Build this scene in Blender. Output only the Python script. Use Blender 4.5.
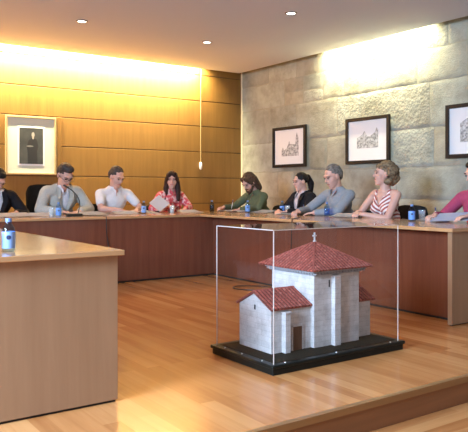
import bpy, bmesh, math, random
from mathutils import Vector, Matrix, noise
PI = math.pi
for o in list(bpy.data.objects): bpy.data.objects.remove(o)
S = bpy.context.scene
C = S.collection

# ------------------------------------------------------------------ camera
YAW = math.radians(34.9)
EYE = 1.045
cd = bpy.data.cameras.new('camera'); cam = bpy.data.objects.new('camera', cd); C.objects.link(cam)
cam.location = (0, 0, EYE); cam.rotation_euler = (PI/2, 0, -YAW)
cd.sensor_width = 36; cd.lens = 656/468*36; cd.shift_y = -26/468; cd.clip_start = .05
S.camera = cam

# ------------------------------------------------------------------ world, lights, exposure
S.view_settings.view_transform = 'Standard'; S.view_settings.look = 'None'
S.view_settings.gamma = 1; S.view_settings.use_curve_mapping = False
S.view_settings.exposure = 0.0
w = bpy.data.worlds.new('world'); S.world = w; w.use_nodes = True
w.node_tree.nodes['Background'].inputs[0].default_value = (.92, .90, .95, 1)
w.node_tree.nodes['Background'].inputs[1].default_value = .27
CEIL = 2.963
def area(name, loc, target, sx, sy, power, col, spread=180):
    l = bpy.data.lights.new(name, 'AREA'); l.shape = 'RECTANGLE'; l.size = sx; l.size_y = sy
    l.energy = power; l.color = col; l.spread = math.radians(spread)
    o = bpy.data.objects.new(name, l); C.objects.link(o); o.location = loc
    d = Vector(target) - Vector(loc); o.rotation_euler = d.to_track_quat('-Z', 'Y').to_euler()
    return o
# daylight from the windows of the left-hand side of the hall, behind the camera's left shoulder
area('daylight_and_fill', (-3.0, 2.1, 2.2), (2.6, 3.2, .3), 2.2, 1.4, 430, (.55, .75, 1.0), 120)
area('daylight_and_fill', (1.5, -4.2, 1.9), (2.5, 4, .9), 5.0, 1.6, 40, (.95, .95, 1.0))  # fill lamp added behind the camera, not window light
# fluorescent tubes lying in the cove above the ceiling's edge
area('cove_tube', (2.1, 8.825, 3.075), (2.1, 9.0, 2.80), 7.0, .05, 1000, (1.0, .86, .50), 125)
area('cove_tube', (6.265, 6.0, 3.075), (6.43, 6.0, 2.80), 1.8, .05, 78, (1.0, .92, .55), 120)

# the recessed ceiling spotlights (three in view, the rest of their grid further out)
for i, (sx_, sy_) in enumerate(((2.845, 7.093), (4.577, 7.172), (4.573, 5.476), (2.845, 5.4), (4.57, 3.75), (2.845, 3.75), (1.1, 7.09), (1.1, 5.4))):
    l = bpy.data.lights.new('spotlight_beam', 'SPOT'); l.energy = 15; l.color = (1, .93, .86); l.spot_size = math.radians(125); l.spot_blend = .8; l.shadow_soft_size = .05
    o = bpy.data.objects.new('spotlight_beam', l); C.objects.link(o); o.location = (sx_, sy_, CEIL-.03)

# ------------------------------------------------------------------ materials
def mat(name, col, rough=.5, metal=0, spec=.5, coat=0, emit=None, es=0, trans=0, alpha=1):
    m = bpy.data.materials.new(name); m.use_nodes = True
    b = m.node_tree.nodes['Principled BSDF']
    b.inputs['Base Color'].default_value = (*col, 1); b.inputs['Roughness'].default_value = rough
    b.inputs['Metallic'].default_value = metal; b.inputs['Specular IOR Level'].default_value = spec
    b.inputs['Coat Weight'].default_value = coat; b.inputs['Transmission Weight'].default_value = trans
    b.inputs['Coat Roughness'].default_value = .08
    if emit: b.inputs['Emission Color'].default_value = (*emit, 1); b.inputs['Emission Strength'].default_value = es
    return m
def nodes(m):
    t = m.node_tree
    def n(kind, **kw):
        x = t.nodes.new(kind)
        for k, v in kw.items():
            if k in x.inputs: x.inputs[k].default_value = v
            else: setattr(x, k, v)
        return x
    return t, n, t.nodes['Principled BSDF'], t.links.new
def ramp(n, stops):
    r = n('ShaderNodeValToRGB'); e = r.color_ramp.elements
    while len(e) < len(stops): e.new(.5)
    for i, (p, c) in enumerate(stops): e[i].position = p; e[i].color = (*c, 1)
    return r
def bump(t, n, lk, b, src, strength, dist=.01):
    bp = n('ShaderNodeBump', Strength=strength, Distance=dist); lk(src, bp.inputs['Height']); lk(bp.outputs[0], b.inputs['Normal'])
def fabric(name, c1, c2=None, scale=60, rough=.85, bs=.25):
    c2 = c2 or tuple(x*.8 for x in c1)
    m = mat(name, c1, rough, spec=.2); t, n, b, lk = nodes(m)
    tc = n('ShaderNodeTexCoord'); nz = n('ShaderNodeTexNoise', Scale=scale, Detail=3.0); lk(tc.outputs['Object'], nz.inputs['Vector'])
    r = ramp(n, [(.35, c2), (.65, c1)]); lk(nz.outputs['Fac'], r.inputs[0]); lk(r.outputs[0], b.inputs['Base Color'])
    n2 = n('ShaderNodeTexNoise', Scale=14.0, Detail=2.0); lk(tc.outputs['Object'], n2.inputs['Vector'])
    bump(t, n, lk, b, n2.outputs['Fac'], bs, .03)
    return m
def wood(name, dark, light, axis='Z', scale=1.0, rough=.35, coat=0, stretch=18):
    m = mat(name, light, rough, coat=coat); t, n, b, lk = nodes(m)
    tc = n('ShaderNodeTexCoord'); mp = n('ShaderNodeMapping'); lk(tc.outputs['Object'], mp.inputs[0])
    s = [stretch*scale]*3; s['XYZ'.index(axis)] = 1.2*scale; mp.inputs['Scale'].default_value = s
    nz = n('ShaderNodeTexNoise', Scale=1.0, Detail=5.0, Roughness=.6, Distortion=.4); lk(mp.outputs[0], nz.inputs['Vector'])
    r = ramp(n, [(.3, dark), (.7, light)]); lk(nz.outputs['Fac'], r.inputs[0]); lk(r.outputs[0], b.inputs['Base Color'])
    return m

WALLWOOD = wood('honey veneer panels', (.180, .088, .019), (.228, .117, .027), 'Z', 1, .45)
JOINT = mat('dark joint', (.06, .03, .012), .8)
DESKWOOD = wood('cherry veneer', (.150, .047, .026), (.188, .062, .033), 'Z', 1, .2, .6)
DESKTOP = wood('desktop veneer', (.44, .235, .105), (.52, .29, .14), 'X', .8, .2, .3)
DESKLIGHT = wood('light beech veneer', (.30, .165, .088), (.36, .205, .112), 'Z', .8, .35, .1)
EDGE = wood('beech edging', (.44, .25, .13), (.50, .29, .16), 'X', 1, .3, .1)
PLINTH = mat('black plinth', (.015, .012, .01), .7)
CEILP = mat('ceiling paint', (.60, .64, .76), .9, spec=.1)
PALE = mat('bright stone edge strip', (.75, .68, .5), .6)  # bright edge of the stone wall, put in as a pale strip

FLOOR = mat('oak boards', (.6, .35, .15), .22, coat=.15); t, n, b, lk = nodes(FLOOR)
tc = n('ShaderNodeTexCoord'); mp = n('ShaderNodeMapping'); lk(tc.outputs['Object'], mp.inputs[0]); mp.inputs['Rotation'].default_value = (0, 0, PI/2)
br = n('ShaderNodeTexBrick', offset=.37, offset_frequency=2, squash=1.0)
for k, v in (('Scale', 1.0), ('Brick Width', 1.15), ('Row Height', .085), ('Mortar Size', .0009), ('Mortar Smooth', .1), ('Bias', 0.0)): br.inputs[k].default_value = v
br.inputs['Color1'].default_value = (0, 0, 0, 1); br.inputs['Color2'].default_value = (1, 1, 1, 1); br.inputs['Mortar'].default_value = (.35, .35, .35, 1)
lk(mp.outputs[0], br.inputs['Vector'])
mp2 = n('ShaderNodeMapping'); mp2.inputs['Scale'].default_value = (22, 1.5, 1); lk(tc.outputs['Object'], mp2.inputs[0])
nz = n('ShaderNodeTexNoise', Scale=1.0, Detail=5.0, Roughness=.6); lk(mp2.outputs[0], nz.inputs['Vector'])
mx = n('ShaderNodeMath', operation='MULTIPLY_ADD'); lk(nz.outputs['Fac'], mx.inputs[0]); mx.inputs[1].default_value = .8
ad = n('ShaderNodeMath', operation='MULTIPLY'); lk(br.outputs['Color'], ad.inputs[0]); ad.inputs[1].default_value = .55
lk(ad.outputs[0], mx.inputs[2])
r = ramp(n, [(.25, (.42, .155, .046)), (.62, (.57, .24, .080)), (1.0, (.69, .335, .125))]); lk(mx.outputs[0], r.inputs[0]); lk(r.outputs[0], b.inputs['Base Color'])
bump(t, n, lk, b, nz.outputs['Fac'], .06, .003)

STONE = mat('granite ashlar', (.5, .48, .42), .9, spec=.15); t, n, b, lk = nodes(STONE)
tc = n('ShaderNodeTexCoord'); at = n('ShaderNodeAttribute', attribute_name='tint')
n1 = n('ShaderNodeTexNoise', Scale=3.0, Detail=6.0, Roughness=.65); lk(tc.outputs['Object'], n1.inputs['Vector'])
n2 = n('ShaderNodeTexNoise', Scale=45.0, Detail=5.0, Roughness=.7); lk(tc.outputs['Object'], n2.inputs['Vector'])
r = ramp(n, [(.28, (.23, .215, .165)), (.5, (.345, .335, .275)), (.72, (.43, .42, .355))]); lk(n1.outputs['Fac'], r.inputs[0])
mm = n('ShaderNodeMix', data_type='RGBA', blend_type='MULTIPLY'); mm.inputs[0].default_value = 1
lk(r.outputs[0], mm.inputs[6]); lk(at.outputs['Color'], mm.inputs[7]); lk(mm.outputs[2], b.inputs['Base Color'])
vo = n('ShaderNodeTexVoronoi', Scale=30.0); lk(tc.outputs['Object'], vo.inputs['Vector'])
am = n('ShaderNodeMath', operation='MULTIPLY'); lk(vo.outputs['Distance'], am.inputs[0]); lk(at.outputs['Alpha'], am.inputs[1])
a2 = n('ShaderNodeMath', operation='ADD'); lk(n2.outputs['Fac'], a2.inputs[0]); lk(am.outputs[0], a2.inputs[1])
bump(t, n, lk, b, a2.outputs[0], .4, .02)
MORTAR = mat('mortar', (.30, .29, .23), .95)

def clear(name, tint=(1, 1, 1), ior=1.45, haze=0):
    m = bpy.data.materials.new(name); m.use_nodes = True; t = m.node_tree; t.nodes.clear()
    out = t.nodes.new('ShaderNodeOutputMaterial'); mi = t.nodes.new('ShaderNodeMixShader'); fr = t.nodes.new('ShaderNodeFresnel')
    fr.inputs[0].default_value = ior
    tr = t.nodes.new('ShaderNodeBsdfTransparent'); tr.inputs[0].default_value = (*tint, 1)
    gl = t.nodes.new('ShaderNodeBsdfGlossy'); gl.inputs['Roughness'].default_value = .03
    ge = t.nodes.new('ShaderNodeNewGeometry'); su = t.nodes.new('ShaderNodeMath'); su.operation = 'SUBTRACT'; su.inputs[0].default_value = 1
    mu = t.nodes.new('ShaderNodeMath'); mu.operation = 'MULTIPLY'; t.links.new(ge.outputs['Backfacing'], su.inputs[1]); t.links.new(fr.outputs[0], mu.inputs[0]); t.links.new(su.outputs[0], mu.inputs[1])
    t.links.new(mu.outputs[0], mi.inputs[0]); t.links.new(tr.outputs[0], mi.inputs[1]); t.links.new(gl.outputs[0], mi.inputs[2])
    if haze:      # whitish diffuse mixed in, standing for bright reflections in the glass
        df_ = t.nodes.new('ShaderNodeBsdfDiffuse'); df_.inputs[0].default_value = (.85, .88, .9, 1); m2 = t.nodes.new('ShaderNodeMixShader'); m2.inputs[0].default_value = haze
        t.links.new(mi.outputs[0], m2.inputs[1]); t.links.new(df_.outputs[0], m2.inputs[2]); t.links.new(m2.outputs[0], out.inputs[0])
    else: t.links.new(mi.outputs[0], out.inputs[0])
    return m
ACRYL = clear('clear acrylic', (.985, .985, .985), 1.45)
GLASSM = clear('drinking glass', (.93, .95, .96), 1.5, .22)
BOTTLE_BLUE = clear('blue tinted bottle', (.62, .78, .98), 1.5)
BOTTLE_GREY = clear('clear bottle', (.62, .68, .76), 1.5)
ACEDGE = mat('polished acrylic edge', (.60, .52, .48), .3)
BLACK = mat('black lacquer', (.006, .008, .007), .35, spec=.25)
TRAY = mat('dark green tray', (.016, .018, .013), .8, spec=.1)
STEEL = mat('bright steel', (.8, .8, .78), .3, 1)
BLKFAB = fabric('black upholstery', (.014, .013, .014), (.008, .008, .009))
BLKPL = mat('black plastic', (.015, .015, .016), .4)
PAPER = mat('white paper', (.74, .73, .75), .8)
PAPERB = mat('bluish white paper', (.66, .70, .85), .8)
INK = mat('grey print', (.35, .35, .36), .8)
LABEL = mat('blue label', (.14, .31, .72), .35)
LABELL = mat('pale blue label', (.24, .38, .70), .35)
NAVY = mat('navy emblem', (.02, .03, .09), .5)
CAPB = mat('blue cap', (.12, .22, .48), .4)
WATER = mat('white plastic', (.8, .8, .8), .4)

# ------------------------------------------------------------------ helpers
class MB:
    def __init__(s): s.bm = bmesh.new()
    def box(s, a, c, bev=0, rot=None, piv=None):
        lo = Vector([min(p, q) for p, q in zip(a, c)]); hi = Vector([max(p, q) for p, q in zip(a, c)])
        r = bmesh.ops.create_cube(s.bm, size=1, matrix=Matrix.Translation((lo+hi)/2) @ Matrix.Diagonal((*(hi-lo), 1)))
        v = r['verts']
        if bev:
            e = {x for q in v for x in q.link_edges}
            rr = bmesh.ops.bevel(s.bm, geom=list(e), offset=bev, segments=2, profile=.5, affect='EDGES')
            v = list({q for f in rr['faces'] for q in f.verts} | {q for q in v if q.is_valid})
        if rot: bmesh.ops.rotate(s.bm, verts=v, cent=piv or (lo+hi)/2, matrix=rot)
        return s
    def tube(s, pts, r, seg=8, closed=False):
        pts = [Vector(p) for p in pts]; N = len(pts); rad = r if isinstance(r, (list, tuple)) else [r]*N
        rings = []; prev = None
        for i, p in enumerate(pts):
            a = pts[(i-1) % N] if (i or closed) else p; c = pts[(i+1) % N] if (i < N-1 or closed) else p
            d = (c-a).normalized()
            if prev is None: u = d.orthogonal().normalized()
            else: u = (prev - d*prev.dot(d)).normalized()
            prev = u; v = d.cross(u)
            rings.append([s.bm.verts.new(p + (u*math.cos(k*2*PI/seg) + v*math.sin(k*2*PI/seg))*rad[i]) for k in range(seg)])
        for i in range(N if closed else N-1):
            A, B = rings[i], rings[(i+1) % N]
            for k in range(seg): s.bm.faces.new((A[k], A[(k+1) % seg], B[(k+1) % seg], B[k]))
        if not closed: s.bm.faces.new(rings[0][::-1]); s.bm.faces.new(rings[-1])
        return s
    def lathe(s, prof, c=(0, 0, 0), seg=24, cap=True):
        rings = []
        for r, z in prof:
            rings.append([s.bm.verts.new((c[0]+r*math.cos(k*2*PI/seg), c[1]+r*math.sin(k*2*PI/seg), c[2]+z)) for k in range(seg)])
        for A, B in zip(rings, rings[1:]):
            for k in range(seg): s.bm.faces.new((A[k], A[(k+1) % seg], B[(k+1) % seg], B[k]))
        if cap: s.bm.faces.new(rings[0][::-1]); s.bm.faces.new(rings[-1])
        return s
    def ell(s, c, r, rot=None, sub=2):
        M = Matrix.Translation(c) @ (rot.to_4x4() if rot else Matrix()) @ Matrix.Diagonal((*r, 1))
        bmesh.ops.create_icosphere(s.bm, subdivisions=sub, radius=1, matrix=M); return s
    def poly(s, pts, depth):
        """prism: closed outline, extruded by vector depth"""
        a = [s.bm.verts.new(p) for p in pts]; c = [s.bm.verts.new(Vector(p)+Vector(depth)) for p in pts]
        s.bm.faces.new(a); s.bm.faces.new(c[::-1]); N = len(a)
        for i in range(N): s.bm.faces.new((a[i], c[i], c[(i+1) % N], a[(i+1) % N]))
        return s
    def build(s, name, m, parent=None, smooth=False):
        bmesh.ops.recalc_face_normals(s.bm, faces=s.bm.faces)
        me = bpy.data.meshes.new(name); s.bm.to_mesh(me); s.bm.free()
        me.materials.append(m)
        if smooth:
            me.polygons.foreach_set('use_smooth', [True]*len(me.polygons))
            try: me.set_sharp_from_angle(angle=math.radians(40))
            except Exception: pass
        o = bpy.data.objects.new(name, me); C.objects.link(o); o.parent = parent
        return o
def thing(name, label, cat, loc=(0, 0, 0), rz=0, group=None):
    o = bpy.data.objects.new(name, None); C.objects.link(o); o.empty_display_size = .1
    o.location = loc; o.rotation_euler = (0, 0, rz)
    return tag(o, label, cat, group)
def tag(o, label, cat, group=None):
    o['label'] = label; o['category'] = cat
    if group: o['group'] = group
    return o
def struct(o): o['kind'] = 'structure'; return o
def dup(src, loc, rz=None, label=None):
    r = src.copy(); C.objects.link(r); r.location = loc
    if rz is not None: r.rotation_euler = (0, 0, rz)
    if label: r['label'] = label
    for ch in list(src.children):
        c = ch.copy(); C.objects.link(c); c.parent = r
        for g in list(ch.children):
            q = g.copy(); C.objects.link(q); q.parent = c
    return r

# ------------------------------------------------------------------ the room
XW, YW = 6.443, 9.0
STEPY = 2.28
struct(MB().box((-3, STEPY, -.15), (XW+.1, YW+.1, 0)).build('floor', FLOOR))
FLOOR2 = FLOOR.copy(); FLOOR2.name = 'oak boards across'
for q in FLOOR2.node_tree.nodes:
    if q.type == 'MAPPING':
        if abs(q.inputs['Rotation'].default_value[2]) > .1: q.inputs['Rotation'].default_value = (0, 0, 0)
        else: q.inputs['Scale'].default_value = (1.5, 22, 1)
struct(MB().box((-3, -4, -.25), (XW+.1, STEPY+.2, -.151)).build('floor_lower', FLOOR2))
NOSE = wood('oak step nosing', (.26, .125, .045), (.33, .165, .06), 'X', 1, .35)
RISER = wood('oak step riser', (.21, .085, .035), (.27, .11, .045), 'X', 1, .35)
struct(MB().box((-3, STEPY-.012, -.032), (XW, STEPY+.02, .001)).build('trim_1', NOSE))
struct(MB().box((-3, STEPY-.004, -.15), (XW, STEPY+.01, -.032)).build('trim_2', RISER))
struct(MB().box((-3, -4, CEIL), (XW-.2, YW-.2, CEIL+.07)).build('ceiling', CEILP))
struct(MB().box((-3, -4, 3.33), (XW+.1, YW+.1, 3.38)).build('ceiling_upper', CEILP))

# wooden back wall: boards between dark joints
mb = MB()
zs = [0, .42, .83, 1.241, 1.66, 2.073, 2.481, 2.9, 3.33]
for z0, z1 in zip(zs, zs[1:]): mb.box((-3, YW, z0+.006), (XW+.05, YW+.05, z1-.006), .003)
wb = struct(mb.build('wall_back', WALLWOOD))
struct(MB().box((-3, YW+.012, 0), (XW+.05, YW+.06, 3.33)).build('wall_back_joints', JOINT))
struct(MB().box((XW-.02, YW-.02, 0), (XW, YW, 3.33)).build('trim_3', PALE))
struct(MB().box((3.235, YW-.02, 1.245), (3.30, YW, 2.07), .004).build('trim_4', WALLWOOD))

# granite wall on the right: every ashlar block has its own size, face and tint
random.seed(11)
mb = MB(); bm = mb.bm; lay = bm.loops.layers.float_color.new('tint')
courses = [-.16, .08, .5, .93, 1.33, 1.80, 2.345, 2.745, 3.05, 3.36]
fixed = {5: [5.67], 6: [5.67, 5.15]}
for ci, (z0, z1) in enumerate(zip(courses, courses[1:])):
    y = 9.02 + random.uniform(-.3, 0) * 0; cuts = [9.02]
    while cuts[-1] > 1.6:
        wd = random.choice([.42, .6, .75, .95, 1.1])*random.uniform(.9, 1.15)
        cuts.append(cuts[-1]-wd)
    zj = [random.uniform(-.012, .012) for _ in cuts]
    for i in range(len(cuts)-1):
        ya, yb = cuts[i+1], cuts[i]
        subs = [(z0, z1)] if (random.random() < .9 or z1-z0 < .38) else [(z0, (z0+z1)/2+random.uniform(-.05, .05)), None]
        if len(subs) == 2: subs[1] = (subs[0][1], z1)
        for a, c in subs:
            tn = random.uniform(.84, 1.14); warm = random.uniform(-.05, .05); pock = random.choice([.0, .1, .15, .9])
            dx = random.uniform(0, .005); g = .0035
            y0, y1, a1, c1 = ya+g, yb-g, a+g, c-g; fx = XW-.006-dx*.6; e = .014
            NY, NZ = max(2, int((y1-y0)/.03)), max(2, int((c1-a1)/.03))
            grid = []
            for j in range(NY+1):
                col = []
                for k in range(NZ+1):
                    yy = y0+(y1-y0)*j/NY; zz = a1+(c1-a1)*k/NZ
                    ed = min(yy-y0, y1-yy, zz-a1, c1-zz); drop = .007*max(0, 1-ed/.012)
                    nn = noise.noise(Vector((yy*5, zz*5, i*3.1+ci)))*.003 + noise.noise(Vector((yy*14, zz*14, 3)))*.003*(1+pock)
                    wob = noise.noise(Vector((yy*3, zz*3, 9)))*.010
                    col.append(bm.verts.new((fx+drop+nn, yy+wob, zz+noise.noise(Vector((yy*3, zz*3, 19)))*.012)))
                grid.append(col)
            for j in range(NY):
                for k in range(NZ):
                    f = bm.faces.new((grid[j][k], grid[j+1][k], grid[j+1][k+1], grid[j][k+1])); f.smooth = True
                    for lp in f.loops: lp[lay] = (tn*(1+warm), tn, tn*(1-warm), pock)
wr = struct(mb.build('wall_right', STONE))
wr.data.flip_normals() if wr.data.polygons[0].normal.x > 0 else None
struct(MB().box((XW, 1.6, -.16), (XW+.1, YW+.1, 3.36)).build('wall_right_mortar', MORTAR))

# ------------------------------------------------------------------ ceiling spotlights
LAMP = mat('lamp glow', (1, .97, .9), .5, emit=(1, .96, .88), es=7)
RIM = mat('brushed rim', (.16, .14, .13), .4, .6)
sl = thing('ceiling_spotlight', 'round recessed ceiling spotlight above the wooden wall, leftmost of the three', 'ceiling light', (2.845, 7.093, CEIL), group='recessed ceiling spotlights')
MB().lathe([(.066, .0), (.066, -.006), (.05, -.010), (.048, 0)], seg=32, cap=False).build('rim', RIM, sl, True)
MB().lathe([(.049, -.001), (.049, -.004), (.02, -.009)], seg=32).build('lamp', LAMP, sl, True)
dup(sl, (4.577, 7.172, CEIL), label='round recessed ceiling spotlight in the middle, nearest the corner of the room')
dup(sl, (4.573, 5.476, CEIL), label='round recessed ceiling spotlight nearest the top edge, before the stone wall')

# ------------------------------------------------------------------ wall pictures
FR_GOLD = wood('pale gilt frame', (.30, .21, .10), (.38, .27, .14), 'X', 2, .6)
MATB = mat('cream mount board', (.56, .57, .48), .8)
MATW = mat('white mount board', (.80, .79, .80), .8)
FR_DARK = mat('dark brown frame', (.014, .010, .010), .5, spec=.3)
PHOTO = mat('dark portrait print', (.03, .032, .035), .5); t, n, b, lk = nodes(PHOTO)
tc = n('ShaderNodeTexCoord'); nz = n('ShaderNodeTexNoise', Scale=6.0, Detail=3.0); lk(tc.outputs['Object'], nz.inputs['Vector'])
r = ramp(n, [(.3, (.022, .024, .028)), (.7, (.055, .056, .058))]); lk(nz.outputs['Fac'], r.inputs[0]); lk(r.outputs[0], b.inputs['Base Color'])
FIG = mat('portrait figure', (.016, .016, .02), .5); FLESHP = mat('portrait face', (.30, .28, .26), .5); GREYP = mat('portrait hands', (.16, .15, .14), .5)
GLZ = clear('picture glass', (1, 1, 1), 1.35)

def frame_mb(w, h, t, d):     # in the XZ plane, front at -Y
    m = MB()
    m.box((-w/2, 0, -h/2), (-w/2+t, -d, h/2), .004); m.box((w/2-t, 0, -h/2), (w/2, -d, h/2), .004)
    m.box((-w/2+t, 0, -h/2), (w/2-t, -d, -h/2+t), .004); m.box((-w/2+t, 0, h/2-t), (w/2-t, -d, h/2), .004)
    return m
pt = thing('framed_portrait', 'framed dark portrait of a standing person with wide cream mount on the wooden wall', 'picture', (2.872, YW, 1.655))
frame_mb(.70, .80, .026, .03).build('frame', FR_GOLD, pt)
MB().box((-.325, -.006, -.375), (.325, -.012, .375)).build('mount', MATB, pt)
MB().box((-.185, -.012, -.275), (.185, -.015, .265)).build('inner_mount', MATW, pt)
ph = MB().box((-.163, -.015, -.252), (.163, -.018, .242)).build('photograph', PHOTO, pt)
fg = MB(); fg.poly([(-.045, -.0181, -.25), (.085, -.0181, -.25), (.08, -.0181, -.08), (.095, -.0181, .0), (.075, -.0181, .085), (.03, -.0181, .105), (.0, -.0181, .10), (-.04, -.0181, .07), (-.06, -.0181, -.02), (-.05, -.0181, -.1)], (0, -.0006, 0)); fg.build('figure', FIG, ph)
MB().ell((.024, -.0186, .15), (.022, .0008, .036)).ell((.024, -.0184, .105), (.014, .0008, .02)).build('face', FLESHP, ph)
MB().ell((-.02, -.0190, -.01), (.05, .0008, .012)).build('hands', GREYP, ph)

def engraving(y0, label, build_art, dz=0, w=.78, h=.62):
    f = thing('framed_print', label, 'picture', (XW-.028, y0, 1.702+dz), PI/2*3, 'framed prints on the stone wall')
    # local -Y is into the room after turning by 270 degrees (local -Y -> world -X)
    frame_mb(w, h, .046, .034).build('frame', FR_DARK, f)
    MB().box((-w/2+.04, -.004, -h/2+.04), (w/2-.04, -.012, h/2-.04)).build('mount', MATW, f)
    a = MB(); build_art(a); a.build('engraving', INK, f)
    return f
INK2 = INK
def art_tower(a):
    a.poly([(-.18, -.0122, -.14), (.22, -.0122, -.14), (.22, -.0122, .10), (.19, -.0122, .20), (.175, -.0122, .22), (.15, -.0122, .10), (.14, -.0122, .03), (.02, -.0122, .04), (.0, -.0122, .09), (-.03, -.0122, .03), (-.06, -.0122, -.02), (-.12, -.0122, -.05), (-.15, -.0122, .0), (-.18, -.0122, -.05)], (0, -.0006, 0))
def art_palace(a):
    a.poly([(-.19, -.0122, -.10), (.19, -.0122, -.10), (.19, -.0122, .13), (.16, -.0122, .16), (.13, -.0122, .10), (.05, -.0122, .05), (-.0, -.0122, .05), (-.05, -.0122, .13), (-.09, -.0122, .08), (-.13, -.0122, .06), (-.19, -.0122, .04)], (0, -.0006, 0))
def art_house(a):
    a.poly([(-.2, -.0122, -.13), (.2, -.0122, -.13), (.2, -.0122, .09), (.1, -.0122, .17), (-.03, -.0122, .1), (-.1, -.0122, .14), (-.2, -.0122, .09)], (0, -.0006, 0))
t, n, b, lk = nodes(INK)
tc = n('ShaderNodeTexCoord'); nz = n('ShaderNodeTexNoise', Scale=38.0, Detail=4.0); lk(tc.outputs['Object'], nz.inputs['Vector'])
r = ramp(n, [(.36, (.20, .20, .21)), (.62, (.62, .62, .63))]); lk(nz.outputs['Fac'], r.inputs[0]); lk(r.outputs[0], b.inputs['Base Color'])
engraving(7.71, 'dark framed print of a spired building, on the stone wall nearest the corner', art_tower)
engraving(6.10, 'dark framed print of a long palace front, above the curly-haired person', art_palace)
engraving(4.465, 'dark framed print cut off by the right edge of the photo', art_house, .018)

# hanging cord on the wooden wall
cd_ = thing('pull_cord', 'thin pale pull cord with white tassel hanging down the wooden wall', 'cord', (5.605, YW-.03, 1.42))
CORD = mat('cream cord', (.30, .21, .09), .7)
MB().tube([(0, 0, .05), (0, 0, 1.75)], .0075, 8).build('cord', CORD, cd_)
MB().lathe([(.008, .075), (.02, .06), (.026, .02), (.02, -.03), (.012, -.045)], seg=12).build('tassel', PAPER, cd_, True)

# ------------------------------------------------------------------ desks
DT = .752
near = thing('council_desk', 'pale beech end of the near council desk with one blue bottle on it', 'desk', (1.04, 4.9, 0), group='council desks')
def rel(mb_, o): bmesh.ops.translate(mb_.bm, verts=mb_.bm.verts, vec=-Vector(o.location)); return mb_
rel(MB().box((.62, 2.938, .726), (1.398, 6.745, DT), .003), near).build('desktop', DESKTOP, near)
rel(MB().box((.66, 2.985, .012), (1.383, 3.02, .726), .002), near).build('end_panel', DESKLIGHT, near)
rel(MB().box((1.35, 3.02, .012), (1.383, 6.745, .726), .002), near).build('front_panel', DESKWOOD, near)
rel(MB().box((.68, 2.995, 0), (1.375, 3.03, .012)), near).build('plinth', PLINTH, near)
back = thing('council_desk', 'long dark cherry council desk along the wooden wall, with a microphone on it', 'desk', (3, 7.2, 0), group='council desks')
rel(MB().box((.62, 6.75, .722), (5.2, 7.75, DT), .003), back).build('desktop', DESKTOP, back)
for x0, x1 in ((.66, 2.998), (3.002, 5.18)):
    rel(MB().box((x0, 6.775, .02), (x1, 6.80, .722), .001), back).build('front_panel', DESKWOOD, back)
rel(MB().box((.68, 6.79, 0), (5.16, 6.82, .02)), back).build('plinth', PLINTH, back)
right = thing('council_desk', 'dark cherry council desk before the stone wall, ending in a pale end panel', 'desk', (4.8, 5, 0), group='council desks')
rel(MB().box((4.2, 3.13, .724), (5.2, 6.747, DT), .003), right).build('desktop', DESKTOP, right)
rel(MB().box((4.41, 3.206, .02), (4.435, 6.772, .722), .001), right).build('front_panel', DESKWOOD, right)
rel(MB().box((4.245, 3.166, .008), (5.16, 3.206, .724), .002), right).build('end_panel', DESKLIGHT, right)
rel(MB().box((4.425, 3.206, 0), (4.45, 6.77, .02)), right).build('plinth', PLINTH, right)
rel(MB().box((4.26, 3.176, 0), (5.15, 3.2, .008)), right).build('foot', PLINTH, right)

# ------------------------------------------------------------------ display case
case = thing('display_case', 'clear acrylic display case on a black base standing on the floorboards', 'display case', (2.83, 3.2, 0))
x0, x1, y0, y1 = 2.285, 3.372, 2.894, 3.518
bs = MB().box((x0, y0, 0), (x1, y1, .036), .004); bs.box((x0-.01, y0-.008, .036), (x1+.012, y1+.01, .058), .006)
rel(bs, case).build('base', BLACK, case)
rel(MB().box((x0+.035, y0+.035, .056), (x1-.035, y1-.035, .060)), case).build('tray', TRAY, case)
gx0, gx1, gy0, gy1, gz0, gz1 = 2.300, 3.335, 2.906, 3.487, .060, .815
T = .004
for a, c in (((gx0, gy0, gz0), (gx1, gy0+T, gz1)), ((gx0, gy1-T, gz0), (gx1, gy1, gz1)), ((gx0, gy0+T, gz0), (gx0+T, gy1-T, gz1)), ((gx1-T, gy0+T, gz0), (gx1, gy1-T, gz1)), ((gx0, gy0, gz1), (gx1, gy1, gz1+T))):
    rel(MB().box(a, c), case).build('acrylic_panel', ACRYL, case)
E_ = .0022
for cx, cy in ((gx0, gy0), (gx0, gy1), (gx1, gy0), (gx1, gy1)):
    rel(MB().box((cx-E_, cy-E_, gz0), (cx+E_, cy+E_, gz1+.004)), case).build('corner_edge', ACRYL if cx == gx1 and cy == gy1 else ACEDGE, case)
for a, c in (((gx0, gy0), (gx1, gy0)), ((gx0, gy0), (gx0, gy1)), ((gx1, gy0), (gx1, gy1)), ((gx0, gy1), (gx1, gy1))):
    rel(MB().box((a[0]-E_, a[1]-E_, gz1-E_+.002), (c[0]+E_, c[1]+E_, gz1+E_+.002)), case).build('top_edge', ACEDGE if gy0 == a[1] == c[1] or gx0 == a[0] == c[0] else ACRYL, case)
for px, py in ((gx0+.08, gy0-.006), (gx0+.48, gy0-.006), (gx1-.08, gy0-.006), (gx0-.006, gy0+.10), (gx0-.006, gy0+.30), (gx0-.006, gy1-.1)):
    rel(MB().ell((px, py, .062), (.006, .006, .005), sub=2), case).build('stud', STEEL, case, True)

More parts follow.
